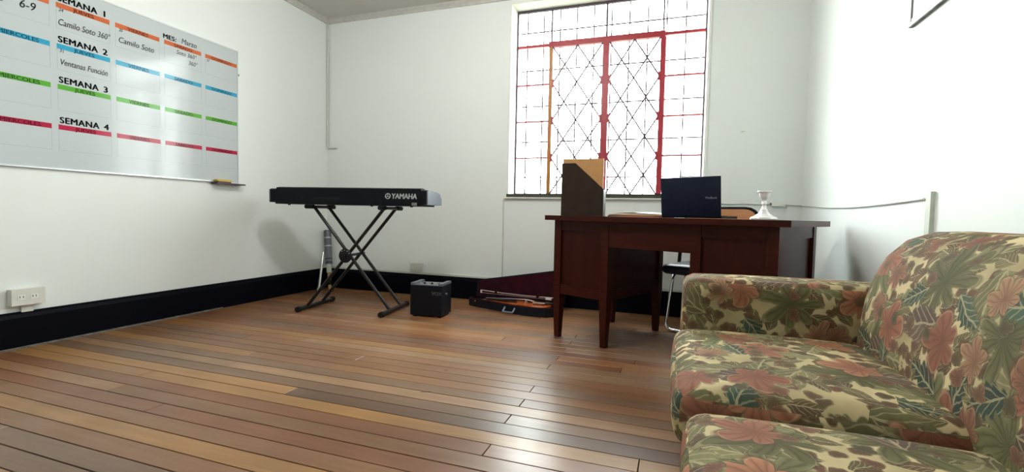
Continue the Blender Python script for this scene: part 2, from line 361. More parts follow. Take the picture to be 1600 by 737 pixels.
def text(name, s, size, mat, parent, mw, bold=0.0, shear=0.0, wide=1.0, align='LEFT', space=1.0):
    cu = bpy.data.curves.new(name, 'FONT'); cu.body = s; cu.size = size; cu.offset = min(bold, 0.0); cu.shear = shear; cu.align_x = align
    cu.space_character = space; cu.resolution_u = 3
    tmp = bpy.data.objects.new(name+'_src', cu); me = bpy.data.meshes.new_from_object(tmp); bpy.data.objects.remove(tmp)
    if bold > 0:
        bm = bmesh.new()
        for dx, dy in ((0, 0), (-bold, 0), (bold, 0), (0, -bold*0.5), (0, bold*0.5)):
            me.transform(Matrix.Translation((dx, dy, 0))); bm.from_mesh(me); me.transform(Matrix.Translation((-dx, -dy, 0)))
        bm.to_mesh(me); bm.free()
    me.transform(mw @ Matrix.Diagonal((wide, 1, 1, 1))); me.name = name; me.materials.clear(); me.materials.append(M[mat])
    o = bpy.data.objects.new(name, me); C.objects.link(o); o.parent = parent; return o
def frame_mw(origin, right, up):
    r, u = Vector(right).normalized(), Vector(up).normalized(); n = r.cross(u)
    return Matrix.Translation(origin) @ Matrix((r, u, n)).transposed().to_4x4()

# ------------------------------------------------------------------ room
RX, RY, RZ, TH = 4.205, -5.7, 2.67, 0.26
WX0, WX1, WZ0, WZ1 = 1.93, 3.55, 0.945, 2.60
bm = bmesh.new()
add_box(bm, (-TH, 0, -0.1), (WX0, TH, RZ+0.1)); add_box(bm, (WX1, 0, -0.1), (RX+TH, TH, RZ+0.1))
add_box(bm, (WX0, 0, -0.1), (WX1, TH, WZ0)); add_box(bm, (WX0, 0, WZ1), (WX1, TH, RZ+0.1))
struct(obj('wall_back', bm, 'wall'))
struct(box('wall_left', (-TH, RY, -0.1), (0, 0, RZ+0.1), 'wall'))
struct(box('wall_right', (RX, RY, -0.1), (RX+TH, 0, RZ+0.1), 'wall'))
struct(box('wall_rear', (-TH, RY-TH, -0.1), (RX+TH, RY, RZ+0.1), 'wall'))
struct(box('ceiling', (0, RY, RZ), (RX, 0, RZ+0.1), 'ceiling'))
struct(box('ground_outside', (-25, TH, -0.9), (30, 40, -0.8), 'grass'))
# crown trim
crown = [(0, RZ), (0, RZ-0.045), (0.012, RZ-0.045), (0.018, RZ-0.028), (0.034, RZ-0.014), (0.034, RZ)]
struct(prism('trim_1', crown, 'y', RY, 0, 'trim'))
bm = bmesh.new(); add_prism(bm, [(-p[0], p[1]) for p in crown], 'x', 0, RX); struct(obj('trim_2', bm, 'trim'))
bm = bmesh.new(); add_prism(bm, [(RX-p[0], p[1]) for p in crown], 'y', RY, 0); struct(obj('trim_3', bm, 'trim'))
# baseboards
prof = [(0, 0), (0.022, 0), (0.022, 0.165), (0.012, 0.185), (0.012, 0.196), (0, 0.196)]
bl = struct(prism('baseboard_left', prof, 'y', RY, 0, 'base'))
box('floor_fillet', (0.022, -3.6, 0), (0.030, -1.2, 0.008), 'scuff_and_shadow', bl)
bm = bmesh.new(); add_prism(bm, [(-p[0], p[1]) for p in prof], 'x', 0.022, RX-0.022); bb = struct(obj('baseboard_back', bm, 'base'))
box('ledge', (0.012, -0.014, 0.196), (RX-0.012, 0, 0.212), 'conduit', bb, bevel=0.004)
bm = bmesh.new(); add_prism(bm, [(RX-p[0], p[1]) for p in prof], 'y', RY, 0); struct(obj('baseboard_right', bm, 'base'))
# floor of separate planks
floor = struct(box('floor', (0, RY, -0.1), (RX, 0, -0.022), 'gap'))
PAL = {'y': (0.375, 0.222, 0.092), 'o': (0.345, 0.172, 0.074), 'r': (0.250, 0.116, 0.060), 'b': (0.262, 0.146, 0.078),
       't': (0.335, 0.200, 0.106), 'g': (0.215, 0.142, 0.098), 'd': (0.150, 0.094, 0.066), 'l': (0.330, 0.222, 0.142)}
ROWS = {13:'t',14:'o',15:'r',16:'b',17:'r',18:'y',19:'o',20:'g',21:'b',22:'b',23:'y',24:'g',25:'l',26:'g',27:'d',28:'y',29:'r',30:'t',31:'r',32:'b',33:'y',34:'b',35:'g',36:'b',37:'t'}
JOINT = {18:[2.75], 22:[2.76], 24:[2.765], 26:[2.763], 29:[2.776], 25:[1.26], 27:[1.80], 19:[1.25], 28:[3.257], 30:[1.10], 33:[], 20:[0.9], 31:[1.45], 32:[0.62]}
PW, Y0 = 0.083, -0.055
m = -1; npl = 0
while True:
    ya = min(Y0-PW*m, -0.0); yb = max(Y0-PW*(m+1), RY)
    if ya <= RY+0.01: break
    js = JOINT.get(m)
    if js is None: js = [2.76] if (m % 2 == 0 and 8 < m < 40) else [random.choice([0.9, 1.25, 1.8, 2.3, 3.1])+random.uniform(-0.1, 0.1)]
    if not js or (len(js) == 1 and random.random() < 0.5 and js[0] > 2.0): js = js+[random.uniform(0.5, 1.3)] if m not in (33,) else js
    cuts = [0.0]+sorted(js)+[RX]
    for k, (xa, xb) in enumerate(zip(cuts, cuts[1:])):
        key = ROWS.get(m, random.choice('yorbtgbtbr'))
        if m == 27 and k == 0: key = 'y'
        if k and m not in (27, 33) and random.random() < 0.45: key = random.choice('btglob')
        v = random.uniform(0.80, 0.98); g = 0.0022+random.random()*0.0024
        gx = 0.0016
        lo = (xa+(gx if xa else 0), yb+g, -0.022); hi = (xb-(gx if xb < RX else 0), ya-random.random()*0.0012, random.uniform(-0.0007, 0.0))
        c = Vector(((lo[0]+hi[0])/2, (lo[1]+hi[1])/2, 0)); bm = bmesh.new()
        add_box(bm, tuple(Vector(lo)-c), tuple(Vector(hi)-c))
        es = [e for e in bm.edges if all(w.co.z > -0.01 for w in e.verts)]
        bmesh.ops.bevel(bm, geom=es, offset=0.0010, segments=1, affect='EDGES')
        o = obj('plank', bm, 'plank', floor, loc=c); o.color = tuple(x*v*w for x, w in zip(PAL[key], (1.12, 1.0, 0.88)))+(1,); npl += 1
    m += 1

# ------------------------------------------------------------------ window
win = bpy.data.objects.new('window_1', None); C.objects.link(win); win.location = (0, 0, 0); struct(win)
WY = 0.15
box('sill_board', (WX0-0.012, -0.03, 0.918), (WX1+0.012, 0.10, 0.928), 'white', win, bevel=0.004)
box('sill', (WX0+0.001, -0.012, 0.9285), (WX1-0.001, 0.185, 0.956), 'dark_sill', win, bevel=0.003)
box('jamb', (WX0, -0.012, 0.957), (WX0+0.02, 0.19, WZ1), 'white', win, bevel=0.002)
box('jamb', (WX1-0.02, -0.012, 0.957), (WX1, 0.19, WZ1), 'white', win, bevel=0.002)
box('head', (WX0+0.02, -0.012, WZ1-0.02), (WX1-0.02, 0.19, WZ1), 'white', win, bevel=0.002)
fx0, fx1, fz0, fz1 = WX0+0.022, WX1-0.022, 0.958, WZ1-0.022
def bar(name, x0, x1, z0, z1, mat, y0=WY-0.012, y1=WY+0.012, bev=0.002): return box(name, (x0, y0, z0), (x1, y1, z1), mat, win, bevel=bev)
bar('outer_frame', fx0, fx0+0.012, fz0, fz1, 'iron'); bar('outer_frame', fx1-0.012, fx1, fz0, fz1, 'iron')
bar('outer_frame', fx0+0.012, fx1-0.012, fz1-0.02, fz1, 'iron'); bar('outer_frame', fx0+0.012, fx1-0.012, fz0, fz0+0.012, 'iron')
TZ = 2.262
bar('transom', fx0+0.012, 2.245, TZ-0.011, TZ+0.011, 'red_steel'); bar('transom', 3.215, fx1-0.012, TZ-0.011, TZ+0.011, 'red_steel')
bar('transom', 2.245, 3.215, TZ-0.024, TZ+0.024, 'red_steel', WY-0.02, WY+0.02)
bar('mullion', 2.252, 2.285, fz0+0.012, TZ-0.024, 'lit_red_steel', WY-0.02, WY+0.02)
bar('mullion', 2.715, 2.770, fz0+0.012, TZ-0.024, 'red_steel', WY-0.02, WY+0.02)
bar('mullion', 3.180, 3.222, fz0+0.012, TZ-0.024, 'red_steel', WY-0.02, WY+0.02)
bar('top_mullion', 2.735, 2.750, TZ+0.024, fz1-0.02, 'iron'); bar('top_mullion', 2.262, 2.275, TZ+0.024, fz1-0.02, 'iron'); bar('top_mullion', 3.192, 3.205, TZ+0.024, fz1-0.02, 'iron')
NZ = [0.97, 1.283, 1.603, 1.925, 2.236]
for z in NZ[1:4]:
    bar('muntin', fx0+0.012, 2.252, z-0.006, z+0.006, 'red_steel'); bar('muntin', 3.222, fx1-0.012, z-0.006, z+0.006, 'red_steel')
# panes
cols = [(fx0+0.012, 2.252), (2.285, 2.715), (2.770, 3.180), (3.222, fx1-0.012)]
for a, b in (cols[0], cols[3]):
    zs = [fz0+0.012]+[z for z in NZ[1:4]]+[TZ-0.011]
    for z0, z1 in zip(zs, zs[1:]): box('pane', (a-0.004, WY-0.002, z0+0.004), (b+0.004, WY+0.002, z1-0.004), 'glass', win)
for a, b in cols[1:3]: box('pane', (a-0.004, WY-0.002, fz0+0.01), (b+0.004, WY+0.002, TZ-0.02), 'glass', win)
for a, b in ((fx0+0.012, 2.262), (2.275, 2.735), (2.75, 3.192), (3.205, fx1-0.012)): box('pane', (a-0.004, WY-0.002, TZ+0.008), (b+0.004, WY+0.002, fz1-0.018), 'glass', win)
# diamond lattice in the two casements, thin flat bars just inside the glass
def flatbar(name, a, b, w, y0, y1, mat):
    a, b = Vector(a), Vector(b); d = (b-a).normalized(); s = Vector((-d.y, d.x))*w/2
    pts = [a+s, b+s, b-s, a-s]; return prism(name, [(p.x, p.y) for p in pts], 'y', y0, y1, mat, win)
for a, b in cols[1:3]:
    q = (b-a)/4
    for i in range(4):
        z0, z1 = NZ[i], NZ[i+1]; zm = (z0+z1)/2
        for base in (a, a+2*q):
            flatbar('lattice_bar', (base, z0), (base+2*q, z1), 0.0122, WY-0.018, WY-0.013, 'iron')
            flatbar('lattice_bar', (base, z1), (base+2*q, z0), 0.0122, WY-0.0235, WY-0.0185, 'iron')
            add = [(base+q, zm)]
            for px, pz in add: prism('lattice_clip', [(px-0.020, pz-0.030), (px, pz-0.008), (px+0.020, pz-0.030), (px+0.007, pz), (px+0.020, pz+0.030), (px, pz+0.008), (px-0.020, pz+0.030), (px-0.007, pz)], 'y', WY-0.026, WY-0.012, 'iron', win)
    for z in NZ[1:4]:
        for px, sg in ((a, 1), (b, -1)): prism('lattice_clip', [(px, z-0.035), (px+sg*0.022, z-0.03), (px+sg*0.010, z), (px+sg*0.022, z+0.03), (px, z+0.035)], 'y', WY-0.026, WY-0.012, 'red_steel', win)
        px = a+2*q; prism('lattice_clip', [(px-0.020, z-0.030), (px, z-0.008), (px+0.020, z-0.030), (px+0.007, z), (px+0.020, z+0.030), (px, z+0.008), (px-0.020, z+0.030), (px-0.007, z)], 'y', WY-0.026, WY-0.012, 'iron', win)
# security grille outside
for i in range(11):
    x = 2.02+0.15*i; box('security_bar', (x-0.0055, 0.234, 0.90), (x+0.0055, 0.244, WZ1+0.02), 'iron', win)
for z in (1.12, 1.44, 1.76, 2.08, 2.42): box('security_rail', (WX0-0.001, 0.2445, z-0.0055), (WX1+0.001, 0.2515, z+0.0055), 'iron', win)

# ------------------------------------------------------------------ whiteboard on the left wall
wb = thing('whiteboard', 'wide white monthly planner board with coloured day headers on the left wall', 'whiteboard', (0, 0, 0))
BY0, BY1, BZ0, BZ1 = -3.14, -1.052, 0.985, 2.013
box('panel', (0.002, BY0, BZ0), (0.016, BY1, BZ1), 'board', wb)
for lo, hi in (((0, BY0-0.008, BZ0-0.008), (0.020, BY1+0.008, BZ0)), ((0, BY0-0.008, BZ1), (0.020, BY1+0.008, BZ1+0.008)),
               ((0, BY0-0.008, BZ0), (0.020, BY0, BZ1)), ((0, BY1, BZ0), (0.020, BY1+0.008, BZ1))): box('frame_strip', lo, hi, 'alu', wb)
box('mounting_clip', (0, BY1+0.008, 1.83), (0.014, BY1+0.022, 1.845), 'brown_plastic', wb)
tray = box('marker_tray', (0.0, -1.27, 0.962), (0.065, -1.02, 0.972), 'brown_plastic', wb, bevel=0.002)
days = ['LUNES', 'MARTES', 'MIERCOLES', 'JUEVES', 'VIERNES', 'SABADO', 'DOMINGO']
def onboard(y, z, x=0.0166): return frame_mw((x, y, z), (0, 1, 0), (0, 0, 1))
HT = [1.914, 1.686, 1.460, 1.233]
for k, d in enumerate(days):
    y0 = -2.211+0.297*(k-3); y1 = y0+0.266
    for r in range(4):
        z1 = HT[r]
        h = box('header_bar', (0.0158, y0, z1-0.028), (0.0163, y1, z1), 'hdr%d' % r, wb)
        text('day_name', d, 0.030, 'hdt%d' % r, h, onboard((y0+y1)/2, z1-0.0245), 0.0006, align='CENTER', wide=1.12)
        bm = bmesh.new(); zb = z1-0.145
        for lo, hi in (((0.0158, y0, zb), (0.0162, y1, zb+0.0014)), ((0.0158, y0, zb), (0.0162, y0+0.0014, z1-0.028)), ((0.0158, y1-0.0014, zb), (0.0162, y1, z1-0.028))): add_box(bm, lo, hi)
        obj('cell_outline', bm, 'faint', wb)
for r in range(4):
    text('week_heading', 'SEMANA', 0.049, 'ink', wb, onboard(-2.108, HT[r]+0.010), 0.0022, align='CENTER', wide=0.98, space=1.08)
    text('week_number', str(r+1), 0.049, 'ink', wb, onboard(-1.985, HT[r]+0.010), 0.0022, wide=1.1)
text('month_heading', 'MES:', 0.042, 'ink', wb, onboard(-1.625, 1.924), 0.0022, wide=1.05, space=1.08)
for s, y, z, sz in (('Marzo', -1.50, 1.928, 0.052), ('bucle', -2.545, 1.822, 0.062), ('6-9', -2.372, 1.822, 0.062), ('bucle', -2.58, 1.585, 0.062), ('24', -2.20, 1.868, 0.026), ('Camilo Soto 360°', -2.205, 1.792, 0.050),
                    ('31', -2.20, 1.640, 0.026), ('Ventanas Función', -2.200, 1.572, 0.047), ('25', -1.895, 1.868, 0.026), ('Camilo Soto', -1.90, 1.800, 0.050), ('Soto 360°', -1.535, 1.845, 0.042),
                    ('360°', -1.45, 1.795, 0.042), ('27', -1.31, 1.862, 0.026)):
    text('handwriting', s, sz, 'marker', wb, onboard(y, z), 0.0006, shear=0.22, wide=0.72 if len(s) > 12 else 0.85)
er = thing('board_eraser', 'yellow board eraser lying on the dark tray under the planner board', 'eraser', (0.04, -1.20, 0.9725))
box('felt', (-0.02, -0.055, 0.0), (0.02, 0.055, 0.010), 'brown_plastic', er); box('grip', (-0.018, -0.06, 0.010), (0.018, 0.058, 0.024), 'yellow', er, bevel=0.005)

# ------------------------------------------------------------------ wall fittings
def outlet(label, mw, w, h, dep):
    t = thing('power_outlet', label, 'outlet', group='surface mounted outlets'); t.matrix_world = mw
    box('housing', (-w/2, -h/2, 0), (w/2, h/2, dep), 'plastic', t, bevel=0.004)
    for sx in (-w*0.22, w*0.16):
        s = box('socket', (sx-0.016, -0.013, dep), (sx+0.016, 0.013, dep+0.002), 'white', t, bevel=0.001)
        for k in (-0.007, 0.007): box('slot', (sx+k-0.0016, -0.004, dep+0.0018), (sx+k+0.0016, 0.007, dep+0.0024), 'slot', s)
    return t
o1 = outlet('ivory double power outlet box on the left wall below the planner board', frame_mw((0, -2.372, 0.278), (0, 1, 0), (0, 0, 1)), 0.142, 0.088, 0.042)
box('cable_stub', (-0.02, -0.085, 0.004), (0.03, -0.044, 0.016), 'plastic', o1)
outlet('ivory power outlet box on the back wall behind the small amplifier', frame_mw((1.05, 0, 0.262), (1, 0, 0), (0, 0, 1)), 0.125, 0.078, 0.035)
tag(tube('corner_conduit', fillet([(0.014, -0.014, RZ-0.046), (0.014, -0.014, 1.402), (0.125, -0.010, 1.402)], 0.03), 0.009, 'conduit'), 'thin painted conduit running down the back left corner and turning right', 'conduit')
tag(tube('wall_conduit', [(1.905, -0.006, 0.917), (1.905, -0.006, 0.214)], 0.006, 'conduit'), 'thin painted conduit dropping below the left end of the window', 'conduit')
cable = [(3.57+0.03*i, -0.006, 0.893+0.002*math.sin(i*0.9)) for i in range(15)]
tag(tube('cable', cable, 0.0045, 'conduit'), 'grey cable along the back wall behind the wooden chair back', 'cable')
jb = thing('junction_box', 'small white junction box near the right end of the back wall', 'junction box', (4.05, 0, 0.895))
box('housing', (-0.045, -0.025, -0.016), (0.045, 0, 0.016), 'white', jb, bevel=0.005); box('cable_entry', (-0.052, -0.016, -0.008), (-0.045, -0.004, 0.008), 'slot', jb)
pts = [(4.096, -0.006, 0.889), (4.17, -0.008, 0.887), (RX-0.007, -0.03, 0.886)]+[(RX-0.006, -0.03-1.76*s, 0.886-0.018*s-0.024*math.sin(PI*s)) for s in (0.1*i for i in range(1, 11))]
tag(tube('cable', pts, 0.0045, 'conduit'), 'grey cable sagging along the right wall from the junction box', 'cable')
tag(box('cable_trunking', (RX-0.014, -1.858, 0.197), (RX, -1.824, 0.892), 'conduit', bevel=0.003), 'upright white cable trunking on the right wall behind the sofa end', 'trunking')
pb = thing('framed_board', 'white board in a thin metal frame high on the right wall', 'framed board', (RX, -2.163, 1.556))
box('panel', (-0.010, -0.55, 0.012), (-0.002, 0.55, 0.85), 'white', pb)
for lo, hi in (((-0.014, -0.565, 0), (0, 0.565, 0.014)), ((-0.014, -0.565, 0.85), (0, 0.565, 0.864)), ((-0.014, -0.565, 0.014), (0, -0.55, 0.85)), ((-0.014, 0.55, 0.014), (0, 0.565, 0.85))): box('frame_strip', lo, hi, 'white', pb)
box('gasket_and_shadow', (-0.0115, 0.540, 0.03), (-0.0098, 0.5499, 0.85), 'slot', pb); box('gasket_and_shadow', (-0.0145, -0.565, -0.004), (-0.002, 0.560, 0.0), 'scuff_and_shadow', pb)  # upright strip is the gasket; lower strip is the frame's underside shadow, modelled dark
tag(prism('paint_chip', [(3.780, 1.432), (3.787, 1.438), (3.812, 1.437), (3.806, 1.430), (3.790, 1.424)], 'y', -0.0015, 0.0, 'conduit'), 'small grey chip in the plaster right of the window', 'paint chip')

# added ceiling lamp, out of view, to lift the room's overall brightness
cl = thing('added_ceiling_lamp', 'added unseen opal globe ceiling lamp that brightens the room', 'lamp', (2.1, -2.05, RZ))
bm = bmesh.new(); add_lathe(bm, [(0.075, -0.03), (0.08, -0.02), (0.08, 0.0)], 24); obj('added_lamp_rose', bm, 'white', cl, True)
bm = bmesh.new(); add_lathe(bm, [(0.18*math.sin(a), -0.20-0.18*math.cos(a)) for a in (PI*(0.02+0.86*k/14) for k in range(15))], 28); obj('added_lamp_globe', bm, 'opal', cl, True)

# ------------------------------------------------------------------ keyboard on its stand
KA = 0.14
st = thing('keyboard_stand', 'black double braced X stand under the electric keyboard', 'stand', (0.952, -0.80, 0), KA)
wbm, wt, zt = 0.34, 0.301, 0.822
for s in (-1, 1):
    f = tube('foot', [(s*wbm, -0.23, 0.02), (s*wbm, 0.23, 0.02)], 0.017, 'black_metal', st, 12)
    for e in (-1, 1): tube('foot_cap', [(s*wbm, e*0.215, 0.021), (s*wbm, e*0.245, 0.021)], 0.021, 'rubber', f, 12)
    p = tube('support_arm', [(s*wt, -0.19, zt-0.018), (s*wt, 0.19, zt-0.018)], 0.012, 'black_metal', st, 10)
    for e in (-1, 1): tube('pad', [(s*wt, e*0.10, zt-0.017), (s*wt, e*0.19, zt-0.017)], 0.0172, 'rubber', p, 10)
for s in (-1, 1):
    for e in (-0.10, 0.10):
        y = e+s*0.018
        tube('leg_tube', [(s*wbm, y, 0.025), (-s*wt, y, zt-0.022)], 0.0125, 'black_metal', st, 10)
zc = zt*wbm/(wbm+wt)
bm = bmesh.new(); add_lathe(bm, [(0.05, -0.006), (0.055, 0), (0.05, 0.006)], 20)
bmesh.ops.rotate(bm, verts=bm.verts, cent=(0, 0, 0), matrix=Matrix.Rotation(PI/2, 3, 'X')); bmesh.ops.translate(bm, verts=bm.verts, vec=(0, -0.145, zc)); lp = obj('locking_plate', bm, 'black_metal', st, True)
tube('pivot_bolt', [(0, -0.165, zc), (0, 0.14, zc)], 0.011, 'black_metal', st)
for k in range(4):
    a = 0.5+k*0.55; tube('rivet', [(0.042*math.cos(a), -0.155, zc+0.042*math.sin(a)), (0.042*math.cos(a), -0.150, zc+0.042*math.sin(a))], 0.0035, 'silver', lp, 8)
kb = thing('electric_keyboard', 'long black electric keyboard seen from the back on the X stand', 'keyboard', (0.952, -0.80, 0.822), KA)
L, D0, D1 = 0.655, -0.145, 0.150
sec = [(D0, 0.0), (D0-0.004, 0.05), (D0+0.012, 0.128), (D0+0.05, 0.135), (D1-0.16, 0.118), (D1-0.155, 0.085), (D1, 0.078), (D1, 0.0)]
bm = bmesh.new(); add_prism(bm, sec, 'x', -0.60, 0.60); body = obj('body', bm, 'black', kb, True, bevel=0.004)
end = [(D0+0.003, 0.012), (D0+0.003, 0.112), (D0+0.02, 0.120), (D1-0.10, 0.112), (D1-0.03, 0.098), (D1+0.008, 0.06), (D1+0.008, 0.012)]
for s in (-1, 1):
    bm = bmesh.new(); add_prism(bm, end, 'x', s*0.60, s*0.648); obj('end_block', bm, 'black', kb, True, bevel=0.004)
    bm = bmesh.new(); add_prism(bm, end, 'x', s*0.648, s*0.657); obj('end_cap', bm, 'end_glare_pole_grey', kb, True, bevel=0.003)  # end faces lighter than the body: window glare put into the colour
for s in (-0.5, -0.12, 0.2, 0.52): tube('rubber_foot', [(s, D0+0.03, -0.008), (s, D0+0.03, 0.002)], 0.010, 'rubber', kb)
wk = 0.0231; nk = 52
for i in range(nk): box('white_key', (-0.60+i*wk+0.0005, D1-0.15, 0.0785), (-0.60+(i+1)*wk-0.0005, D1-0.001, 0.096), 'white', kb)
for i in range(nk-1):
    if i % 7 in (0, 2, 3, 5, 6): box('black_key', (-0.60+(i+1)*wk-0.006, D1-0.15, 0.096), (-0.60+(i+1)*wk+0.006, D1-0.06, 0.107), 'black_gloss', kb)
box('port_panel', (-0.26, D0-0.0045, 0.040), (-0.05, D0+0.01, 0.058), 'black_gloss', kb)
lg = frame_mw((0.345, D0-0.0052, 0.050), (1, 0, 0), (0, 0.08, 1))
text('logo', 'YAMAHA', 0.056, 'grey_print', kb, frame_mw((0.375, D0-0.0045, 0.054), (1, 0, 0), (0, 0.2, 1)), 0.0022, wide=0.86)
bm = bmesh.new(); add_tube(bm, [(0.345+0.019*math.cos(a), D0-0.003+0.003*math.sin(a), 0.072+0.019*math.sin(a)) for a in (2*PI*k/20 for k in range(20))], 0.0030, 6, True)
for k in range(3):
    a = PI/2+k*2*PI/3; add_tube(bm, [(0.345, D0-0.003, 0.072), (0.345+0.017*math.cos(a), D0-0.003, 0.072+0.017*math.sin(a))], 0.002, 6)
obj('emblem', bm, 'grey_text', kb)
box('sticker', (0.535, D0-0.0052, 0.004), (0.575, D0, 0.026), 'scuff_and_shadow', kb)

# ------------------------------------------------------------------ small amplifier
am = thing('amplifier', 'small black practice amplifier cube on the floor beside the keyboard stand', 'amplifier', (1.598, -0.735, 0), 0.11)
W, Dp, Hh = 0.125, 0.10, 0.248
prism('cabinet', [(-W, -Dp+0.018), (-W, -Dp+0.002), (-W, Dp), (W, Dp), (W, -Dp+0.002), (W, -Dp+0.018)][1:5], 'z', 0.012, 0.235, 'amp', am, bevel=0.008)
box('grille', (-W+0.012, -Dp-0.002, 0.026), (W-0.012, -Dp+0.01, 0.205), 'grille', am, bevel=0.003)
text('logo', 'VOX', 0.036, 'dim_text', am, frame_mw((0.045, -Dp-0.0035, 0.168), (1, 0, 0), (0, 0, 1)), 0.0016, wide=1.05)
for s in (-1, 1):
    bm = bmesh.new(); add_box(bm, (s*W if s < 0 else W-0.03, -Dp+0.006, 0.2345), (-W+0.03 if s < 0 else W, Dp, 0.252)); obj('corner_guard', bm, 'amp_top', am, True, bevel=0.004)
box('control_panel', (-W+0.03, -Dp+0.02, 0.2345), (W-0.03, Dp-0.01, 0.2375), 'amp_top', am)
for i in range(6):
    bm = bmesh.new(); add_lathe(bm, [(0.009, 0), (0.008, 0.010), (0.006, 0.011)], 12, (-0.075+0.03*i, -0.02, 0.2375)); obj('knob', bm, 'black_gloss' if i % 2 else 'silver', am, True)
tube('strap_button', [(W-0.002, -0.02, 0.17), (W+0.012, -0.02, 0.17)], 0.007, 'silver', am)
for sx in (-1, 1):
    for sy in (-1, 1): tube('rubber_foot', [(sx*0.1, sy*0.075, 0.0), (sx*0.1, sy*0.075, 0.014)], 0.012, 'rubber', am)

# ------------------------------------------------------------------ open violin case with violin and bow
VA = -0.10
vc = thing('violin_case', 'open shaped violin case with burgundy velvet lining on the floor by the back wall', 'violin case', (1.715, -0.135, 0), VA)
outl = [(0, 0), (0, -0.125), (0.03, -0.15), (0.44, -0.262), (0.62, -0.285), (0.75, -0.27), (0.80, -0.22), (0.80, 0)]
def shell(bm, outl, z0, z1, th, inner=0.02):
    n = len(outl); cx = sum(p[0] for p in outl)/n; cy = sum(p[1] for p in outl)/n
    ins = []
    for i in range(n):
        a, b, c = Vector(outl[i-1]), Vector(outl[i]), Vector(outl[(i+1) % n]); d1, d2 = (b-a).normalized(), (c-b).normalized()
        n1, n2 = Vector((-d1.y, d1.x)), Vector((-d2.y, d2.x)); nn = (n1+n2).normalized(); k = th/max(0.5, nn.dot(n1)); ins.append(b+nn*k)
    if sum((outl[i-1][0]*outl[i][1]-outl[i][0]*outl[i-1][1]) for i in range(n)) < 0: ins = [Vector(outl[i])*2-p for i, p in enumerate(ins)]
    O0 = [bm.verts.new((p[0], p[1], z0)) for p in outl]; O1 = [bm.verts.new((p[0], p[1], z1)) for p in outl]
    I1 = [bm.verts.new((p[0], p[1], z1)) for p in ins]; I0 = [bm.verts.new((p[0], p[1], z0+inner)) for p in ins]
    bm.faces.new(O0); bm.faces.new(I0)
    for A, B in ((O0, O1), (O1, I1), (I1, I0)):
        for i in range(n): bm.faces.new((A[i], A[(i+1) % n], B[(i+1) % n], B[i]))
    return ins
bm = bmesh.new(); ins = shell(bm, outl, 0, 0.062, 0.010); obj('tray', bm, 'case', vc)
bm = bmesh.new(); add_prism(bm, [(p[0], p[1]) for p in ins], 'z', 0.0205, 0.030); obj('lining', bm, 'velvet', vc)
bm = bmesh.new(); pts = [Vector((p[0], p[1], 0.064)) for p in ins]; add_tube(bm, pts, 0.006, 6, True); obj('lining_roll', bm, 'velvet', vc, True)
# lid: the mirrored outline, tilted up against the wall
lid = bpy.data.objects.new('lid', None)
bm = bmesh.new(); lo2 = [(0, 0), (0, -0.12), (0.03, -0.14), (0.76, -0.272), (0.80, -0.23), (0.80, 0)]; ins2 = shell(bm, lo2, 0, 0.05, 0.010)
lm = Matrix.Translation((0, 0.0, 0.066)) @ Matrix.Rotation(math.radians(-100), 4, 'X')
bmesh.ops.transform(bm, matrix=lm @ Matrix.Translation((0, 0, 0.05)) @ Matrix.Diagonal((1, 1, -1, 1)), verts=bm.verts); lid = obj('lid', bm, 'case', vc)
bm = bmesh.new(); add_prism(bm, [(p[0], p[1]) for p in ins2], 'z', 0.021, 0.046); bmesh.ops.transform(bm, matrix=lm @ Matrix.Translation((0, 0, 0.05)) @ Matrix.Diagonal((1, 1, -1, 1)), verts=bm.verts); obj('lid_lining', bm, 'velvet', lid)
tube('handle', fillet([(0.405, -0.262, 0.045), (0.405, -0.288, 0.025), (0.405, -0.305, 0.018), (0.495, -0.317, 0.018), (0.495, -0.300, 0.026), (0.495, -0.274, 0.045)], 0.02), 0.0075, 'handle_grey', vc)
vi = thing('violin', 'glossy orange red violin lying in the open burgundy lined case', 'violin', (1.715, -0.135, 0.0305), VA)
# body outline along x: lower bout to the right
half = [(0.395, 0.02), (0.40, 0.055), (0.425, 0.078), (0.465, 0.081), (0.495, 0.066), (0.52, 0.056), (0.555, 0.056), (0.585, 0.070), (0.61, 0.094), (0.66, 0.102), (0.715, 0.092), (0.74, 0.06), (0.75, 0.0)]
cyv = -0.155
ol = [(x, cyv+w) for x, w in half]+[(x, cyv-w) for x, w in half[-2::-1]]
bm = bmesh.new(); add_prism(bm, ol, 'z', 0.004, 0.040); vb = obj('body', bm, 'violin', vi, True, bevel=0.006)
prism('neck', [(0.19, cyv-0.012), (0.40, cyv-0.016), (0.40, cyv+0.016), (0.19, cyv+0.012)], 'z', 0.018, 0.036, 'violin', vi, bevel=0.004)
prism('fingerboard', [(0.18, cyv-0.012), (0.455, cyv-0.021), (0.455, cyv+0.021), (0.18, cyv+0.012)], 'z', 0.040, 0.050, 'ebony', vi, bevel=0.003)
bm = bmesh.new(); add_tube(bm, [(0.19, cyv, 0.028), (0.10, cyv, 0.022), (0.078, cyv, 0.014), (0.085, cyv, 0.008)], [0.013, 0.011, 0.012, 0.009], 10); obj('scroll', bm, 'violin', vi, True)
for k in range(4): tube('peg', [(0.12+0.018*k, cyv-0.035 if k % 2 else cyv-0.012, 0.026), (0.12+0.018*k, cyv+0.012 if k % 2 else cyv+0.035, 0.026)], 0.004, 'ebony', vi, 8)
prism('bridge', [(cyv-0.022, 0.040), (cyv+0.022, 0.040), (cyv+0.016, 0.070), (cyv-0.016, 0.070)], 'x', 0.538, 0.543, 'bow', vi)
prism('tailpiece', [(0.605, cyv-0.020), (0.70, cyv-0.010), (0.70, cyv+0.010), (0.605, cyv+0.020)], 'z', 0.052, 0.060, 'silver', vi, bevel=0.002)
bm = bmesh.new(); add_lathe(bm, [(0.045, 0), (0.047, 0.008), (0.03, 0.012)], 18, (0.70, cyv+0.05, 0.041)); obj('chin_rest', bm, 'ebony', vi, True)
